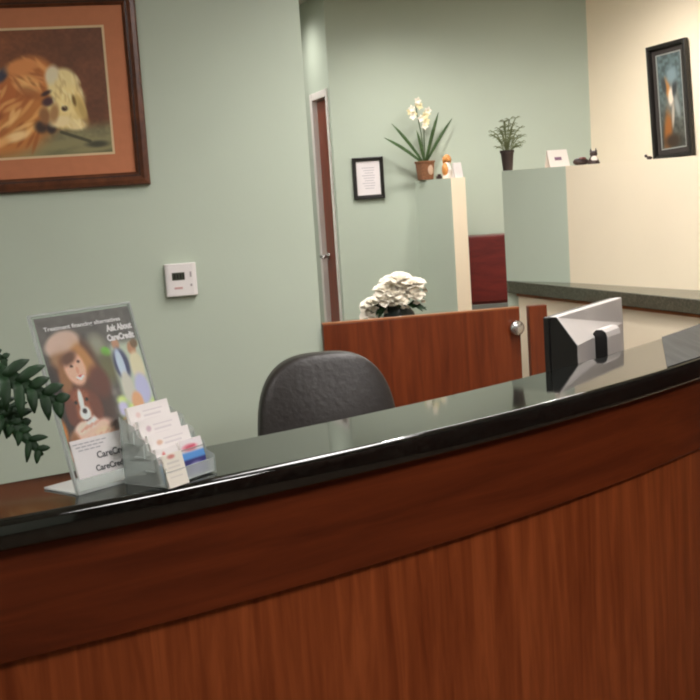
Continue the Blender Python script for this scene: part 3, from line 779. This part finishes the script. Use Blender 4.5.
leaves = [((-.525, 1.70, 1.285), (-.418, 1.715, 1.232), (.25, -.8, .55), .050, 1), ((-.52, 1.69, 1.235), (-.452, 1.70, 1.165), (.45, -.8, .35), .032, 2),
          ((-.545, 1.71, 1.245), (-.472, 1.71, 1.205), (.1, -.8, .6), .040, 3), ((-.57, 1.73, 1.32), (-.50, 1.74, 1.30), (.2, -.8, .5), .03, 4),
          ((-.78, 1.66, 1.29), (-.88, 1.62, 1.24), (-.2, -.6, .7), .07, 5), ((-.70, 1.78, 1.31), (-.69, 1.86, 1.30), (0, .3, .9), .06, 6), ((-.66, 1.62, 1.28), (-.63, 1.54, 1.23), (.1, -.4, .9), .05, 7)]
for a, b, nr, w, sd_ in leaves:
    lf = split_leaf(rel(*a), rel(*b), nr, w, 6, .012, sd_).build('leaf', 'leaf_dark', ph, smooth=True, rec=False, solid=.0008)
    a = Vector(rel(*a)); m = MB(); m.tube([(a.x*.05, a.y*.05, .10), (a.x*.45, a.y*.45, .10+(a.z-.10)*.75), a], [.0035, .003, .0022], 6); m.build('stem', 'stem', lf, smooth=True)

# ------------------------------------------------------------------ plant on the stub wall
ob = empty('flowering_plant', (.528, 7.365, STUB), R(20), 'flowering strap-leaf plant in a brown woven pot on the stub wall', 'potted plant')
m = MB(); m.lathe([(.040, 0), (.043, .002), (.052, .10), (.056, .104), (.056, .114), (.050, .114), (.046, .095), (.002, .095)], n=32, sq=.55); m.build('pot', 'basket', ob, bevel=.001)
m = MB(); m.ball((.014, -.049, .058), (.018, .005, .030), 14, 10); m.build('medallion', 'basket_tag', ob, smooth=True)['label'] = 'pale oval patch on the pot'
def strap(m, x, y, z, w, bend=.012, z0=.09):
    b = Vector((0, 0, z0)); e = Vector((x, y, z)); mid = [b+(e-b)*u+Vector((0, 0, bend*math.sin(PI*u))) for u in (0, .2, .4, .6, .8, 1)]
    m.leaf(mid, [w*.5, w*.8, w, w, w*.75, .001], (.1, -1, .2), .2)
for x, y, z, w in ((-.265, -.02, .265, .011), (-.215, -.03, .345, .011), (.10, -.02, .40, .012), (.185, -.03, .36, .010), (.06, -.05, .33, .010), (-.055, -.03, .30, .010)):
    m = MB(); strap(m, x, y, z, w); m.build('leaf', 'leaf_mid', ob, smooth=True, rec=False, solid=.001)
for (x, y, z) in ((-.055, -.03, .46), (-.005, -.04, .40)):
    m = MB(); m.tube([(0, 0, .09), (x*.3, y*.3, z*.6), (x, y, z)], .003, 6); st = m.build('flower_stem', 'stem', ob)
    for k in range(7):
        cz = z-.015*k+.01; cx = x+random.uniform(-.04, .03)-.0; cy = y+random.uniform(-.02, .0)
        m = MB()
        for j in range(5):
            a = 2*PI*j/5+k; c = Vector((cx, cy, cz)); e = c+Vector((math.cos(a)*.024, -.008, math.sin(a)*.024))
            m.leaf([c, (c+e)/2+Vector((0, -.004, 0)), e], [.003, .010, .002], (0, -1, 0), .1)
        m.build('blossom', 'petal_y' if k % 3 else 'petal', st, smooth=True, rec=False)

# small ornaments on the stub wall
fg = empty('figurine', (.648, 7.2, STUB), R(20), 'orange and white upright figurine on the stub wall beside the plant', 'figurine')
m = MB(); m.lathe([(.028, 0), (.031, .006), (.029, .03), (.024, .06), (.019, .085), (.016, .095)], n=20); m.build('body', 'fig_white', fg, smooth=True)
m = MB(); m.ball((0, -.002, .115), (.023, .022, .026), 16, 10); m.ball((0, -.024, .108), (.010, .012, .009), 10, 8); hd = m.build('head', 'fig_orange', fg, smooth=True)
for s_ in (-1, 1):
    m = MB(); m.ball((s_*.021, .002, .108), (.007, .011, .022), 10, 8); m.build('ear', 'fig_orange', hd, smooth=True)
m = MB(); m.ball((-.017, -.005, .05), (.018, .026, .042), 14, 10); m.build('coat_patch', 'fig_orange', fg, smooth=True)['label'] = 'orange patch on the flank'
pcd = MB(); pcd.extrude([(-.028, 0), (.028, 0), (.022, .004), (.0, .088), (-.004, .088)], (-.02, 0, 0), (.055, 0, 0), (0, 0, 1), (0, 1, 0))
pcd = pcd.build('folded_card', 'pale_card', loc=(.692, 7.148, STUB), rz=R(25)); tag(pcd, 'pale grey folded card at the cream end of the stub wall', 'card')
dt = MB(); dt.box((0, 0, .009), (.032, .020, .018)); dt.box((.002, 0, .023), (.018, .016, .012))
for sx in (-.010, .010):
    dt.tube([(sx, -.012, .006), (sx, .012, .006)], .0058, 10)
dt = dt.build('ornament', 'fig_dark', loc=(.600, 7.245, STUB), rz=R(20), bevel=.002); tag(dt, 'tiny dark ornament between the woven pot and the figurine', 'ornament')

# ------------------------------------------------------------------ things on the half wall
sp = empty('small_potted_plant', (.736, 5.262, HW), 0, 'small wispy plant in a dark pot on the green half wall', 'potted plant')
m = MB(); m.lathe([(.019, 0), (.021, .002), (.028, .075), (.031, .077), (.031, .088), (.028, .088), (.025, .076), (.001, .076)], n=24); m.build('pot', 'dark_pot', sp)
rn = random.Random(3)
for k in range(30):
    a = rn.uniform(0, 2*PI); rr = rn.uniform(.02, .098); h = rn.uniform(.12, .225) if rr < .06 else rn.uniform(.09, .18)
    x, y = rr*math.cos(a), rr*math.sin(a)*.7
    m = MB(); b = Vector((x*.1, y*.1, .07)); e = Vector((x, y, h)); c = Vector((x*.45, y*.45, h+.02))
    pts = [b*(1-u)**2+c*2*u*(1-u)+e*u*u for u in (0, .25, .5, .75, 1)]
    m.leaf(pts, [.001, .002, .003, .0022, .0004], (.2, -1, .3), .2)
    for u in (.5, .75):
        q_ = b*(1-u)**2+c*2*u*(1-u)+e*u*u
        for s_ in (-1, 1): m.leaf([q_, q_+Vector((s_*.012, -.002, .006)), q_+Vector((s_*.022, -.003, .002))], [.001, .002, .0004], (.2, -1, .3), .2)
    m.build('leaf', 'leaf_grey', sp, smooth=True, rec=False)
tc = empty('tent_card', (.914, 5.06, HW), R(12), 'white folded tent card with a small purple mark on the half wall', 'card')
m = MB(); m.extrude([(-.028, 0), (-.026, 0), (.006, .066), (.032, 0), (.034, 0), (.007, .071), (.003, .071)], (-.042, 0, 0), (.088, 0, 0), (0, 0, 1), (0, 1, 0)); m.build('folded_card', 'fig_white', tc)
m = MB(); m.box((0, -.0135, .034), (.030, .001, .014), rot=Matrix.Rotation(-.42, 3, 'X')); m.build('printed_mark', plain('purple_mark', (130, 96, 120), .6), tc)['label'] = 'small purple mark'
lcat = empty('lying_animal_figurine', (1.008, 5.035, HW), R(8), 'dark reddish brown lying animal figurine on the half wall', 'figurine')
m = MB(); m.ball((0, 0, .015), (.034, .018, .017), 18, 10); m.ball((-.018, -.002, .017), (.015, .014, .013), 14, 8); m.build('body', 'fig_dark', lcat, smooth=True)
m = MB(); m.ball((.006, -.004, .027), (.018, .011, .008), 14, 8); m.build('back_patch', 'fig_rust', lcat, smooth=True)['label'] = 'reddish back'
scat = empty('sitting_cat_figurine', (1.055, 5.005, HW), R(5), 'small dark cat figurine with pointed ears and white chest', 'figurine')
m = MB(); m.lathe([(.024, 0), (.026, .006), (.020, .02), (.013, .032), (.010, .036)], n=18); m.build('body', 'fig_dark', scat, smooth=True)
m = MB(); m.ball((0, -.012, .02), (.015, .010, .016), 14, 8); m.build('chest', 'fig_white', scat, smooth=True)['label'] = 'white chest'
m = MB(); m.ball((0, -.004, .043), (.0165, .015, .0135), 16, 10); m.build('head', 'fig_dark', scat, smooth=True)
for s_ in (-1, 1):
    m = MB(); m.lathe([(.006, 0), (.0005, .016)], (s_*.0105, -.003, .051), 10); m.build('ear', 'fig_dark', scat)
tr = MB(); tr.ball((0, 0, .007), (.011, .007, .007), 12, 8); tr.ball((-.013, 0, .015), (.006, .006, .006), 10, 8); tr.tube([(-.004, 0, .01), (-.012, 0, .014)], .003, 6)
tr = tr.build('ornament', 'fig_dark', smooth=True, loc=(1.182, 4.60, HW)); tag(tr, 'tiny dark ornament on the half wall below the tall black framed picture', 'ornament')

# ------------------------------------------------------------------ bouquet behind the gate
tb = empty('side_table', (.27, 6.3, 0), R(10), 'small dark table behind the gate holding the white flowers', 'table')
m = MB(); m.lathe([(.19, .695), (.2, .70), (.2, .718), (.195, .722)], n=40); m.build('table_top', 'table_wood', tb)
m = MB(); m.tube([(0, 0, .02), (0, 0, .30), (0, 0, .70)], [.03, .022, .03], 14); m.build('pedestal', 'table_wood', tb, smooth=True)
m = MB(); m.lathe([(.16, 0), (.16, .015), (.05, .03)], n=32); m.build('base', 'table_wood', tb)
fb = empty('flower_arrangement', (.27, 6.3, .7225), 0, 'white flowers in a dark round vase behind the wooden gate', 'flower arrangement')
m = MB(); m.lathe([(.05, 0), (.07, .008), (.088, .05), (.092, .09), (.08, .13), (.06, .155), (.064, .168), (.055, .168), (.05, .15)], n=32); m.build('vase', 'vase', fb, smooth=True)
def bloom(c, r, seed):
    rn = random.Random(seed); m = MB(); c = Vector(c)
    for ly, (n, op, sz) in enumerate(((4, .25, .65), (5, .7, .9), (6, 1.1, 1.05), (6, 1.5, 1.1))):
        for j in range(n):
            a = 2*PI*(j+.5*ly)/n+rn.uniform(-.2, .2)
            rad = Vector((math.cos(a), math.sin(a), 0)); ax_ = Vector((0, -.35, 1)).normalized()
            rad = (rad-ax_*rad.dot(ax_)).normalized()
            f_ = op+rn.uniform(-.15, .15); pts = []; ds = []
            for u in (0, .3, .6, .85, 1):
                th = f_*(.4+.75*u); pts.append(c+(rad*math.sin(th)+ax_*math.cos(th))*r*sz*u-ax_*r*.35)
            m.leaf(pts, [r*.10, r*.36, r*.48, r*.36, r*.06], rad*-1+ax_*.6, .35)
    return m
bl = [(x_*.93-.006, y_, z_+.022, r_*1.05) for x_, y_, z_, r_ in [(-.135, -.03, .165, .085), (-.152, -.05, .115, .07), (-.06, -.04, .235, .085), (-.085, -.08, .195, .075), (.015, -.03, .285, .088), (-.015, -.08, .215, .07), (.095, -.02, .255, .085), (.10, -.06, .20, .065), (.02, -.10, .175, .05), (-.03, .04, .275, .07), (.05, .05, .25, .07), (-.14, .03, .13, .06)]]
for k, (x, y, z, r_) in enumerate(bl):
    o_ = bloom((x, y, z), r_*.82, k).build('bloom', 'petal', fb, smooth=True, rec=False, solid=.0012)
    m = MB(); m.tube([(x*.25, y*.25, .12), (x*.7, y*.7, .15+(z-.15)*.4), (x, y, z-r_*.35)], .0035, 6); m.build('stem', 'stem', o_)
for k in range(16):
    a = rn.uniform(0, 2*PI); x, y = .12*math.cos(a), .10*math.sin(a)-.03
    m = MB(); m.leaf([(x*.3, y*.3, .15), (x*.7, y*.7, .18), (x, y, .17+rn.uniform(-.03, .03)), (x*1.25, y*1.25, .15+rn.uniform(-.04, .02))], [.006, .018, .016, .001], (0, -.4, 1), .2)
    m.build('leaf', 'leaf_dark', fb, smooth=True, rec=False)

# ------------------------------------------------------------------ ceiling light panels
def light_panel(x, y, w, d, power, label, rz=0, col=(1, .93, .82)):
    t = empty('ceiling_light', (x, y, CEIL-.001), rz, label, 'ceiling light', 'ceiling light panels')
    m = MB()
    for sx, sy, lx, ly in ((-1, 0, .03, d), (1, 0, .03, d), (0, -1, w, .03), (0, 1, w, .03)):
        m.box((sx*w/2, sy*d/2, -.006), (lx, ly, .012))
    m.build('rim', 'lamp_rim', t)
    mt, nt, p = new_mat('lamp_glow'); e = p
    p.inputs['Base Color'].default_value = (.8, .8, .8, 1); p.inputs['Emission Color'].default_value = col+(1,); p.inputs['Emission Strength'].default_value = power/(w*d*PI)
    m = MB(); m.box((0, 0, -.004), (w-.03, d-.03, .004)); m.build('diffuser', mt, t)
WARM = (1, .965, .94)
light_panel(-1.4, 1.5, .6, 1.2, 36, 'ceiling light panel over the green picture wall', 0, WARM)
light_panel(.6, 2.95, .6, 1.2, 36, 'ceiling light panel over the reception desk', 0, WARM)
light_panel(1.0, 5.9, 1.2, .6, 22, 'ceiling light panel in front of the back wall', 0, WARM)
light_panel(-1.5, 6.7, .6, 1.2, 44, 'ceiling light panel in the side hallway', 0, WARM)
light_panel(-.8, -.6, .6, 1.2, 5, 'ceiling light panel on the left side of the waiting area', 0, WARM)
light_panel(1.8, .5, .6, 1.2, 84, 'added ceiling light panel on the unseen right side of the waiting area', 0, WARM)  # added out of view to brighten the counter front
def downlight(x, y, watts, size, blend, label, col=(1, .95, .9)):
    t = empty('downlight', (x, y, CEIL-.001), 0, label, 'ceiling light', 'recessed downlights')
    m = MB(); m.lathe([(.06, 0), (.085, -.001), (.085, -.006), (.06, -.010), (.058, 0)], n=32); m.build('trim_ring', 'lamp_rim', t)
    li = bpy.data.lights.new('downlight_lamp', 'SPOT'); li.energy = watts; li.spot_size = R(size); li.spot_blend = blend
    li.shadow_soft_size = .05; li.color = col
    o = bpy.data.objects.new('downlight_lamp', li); COL.objects.link(o); o.location = (x, y, CEIL-.02)
downlight(.30, 6.72, 58, 150, 1, 'recessed downlight in front of the back wall')
downlight(-.42, 7.72, 24, 150, 1, 'recessed downlight in front of the side door')
downlight(.58, 4.0, 88, 140, .9, 'added recessed downlight brightening the cream half wall')  # added lamp that lifts the cream face of the half wall
downlight(1.35, 6.2, 95, 160, 1, 'recessed downlight near the tall framed picture')

w = bpy.data.worlds.new('world'); SC.world = w; w.use_nodes = True
w.node_tree.nodes['Background'].inputs['Color'].default_value = (.5, .5, .5, 1)
w.node_tree.nodes['Background'].inputs['Strength'].default_value = .15
vs = SC.view_settings
vs.view_transform = 'Standard'; vs.look = 'None'; vs.gamma = 1; vs.use_curve_mapping = False; vs.exposure = .12
SC.cycles.filter_width = 2.1
SC.cycles.max_bounces = 8; SC.cycles.transparent_max_bounces = 16; SC.cycles.use_denoising = True
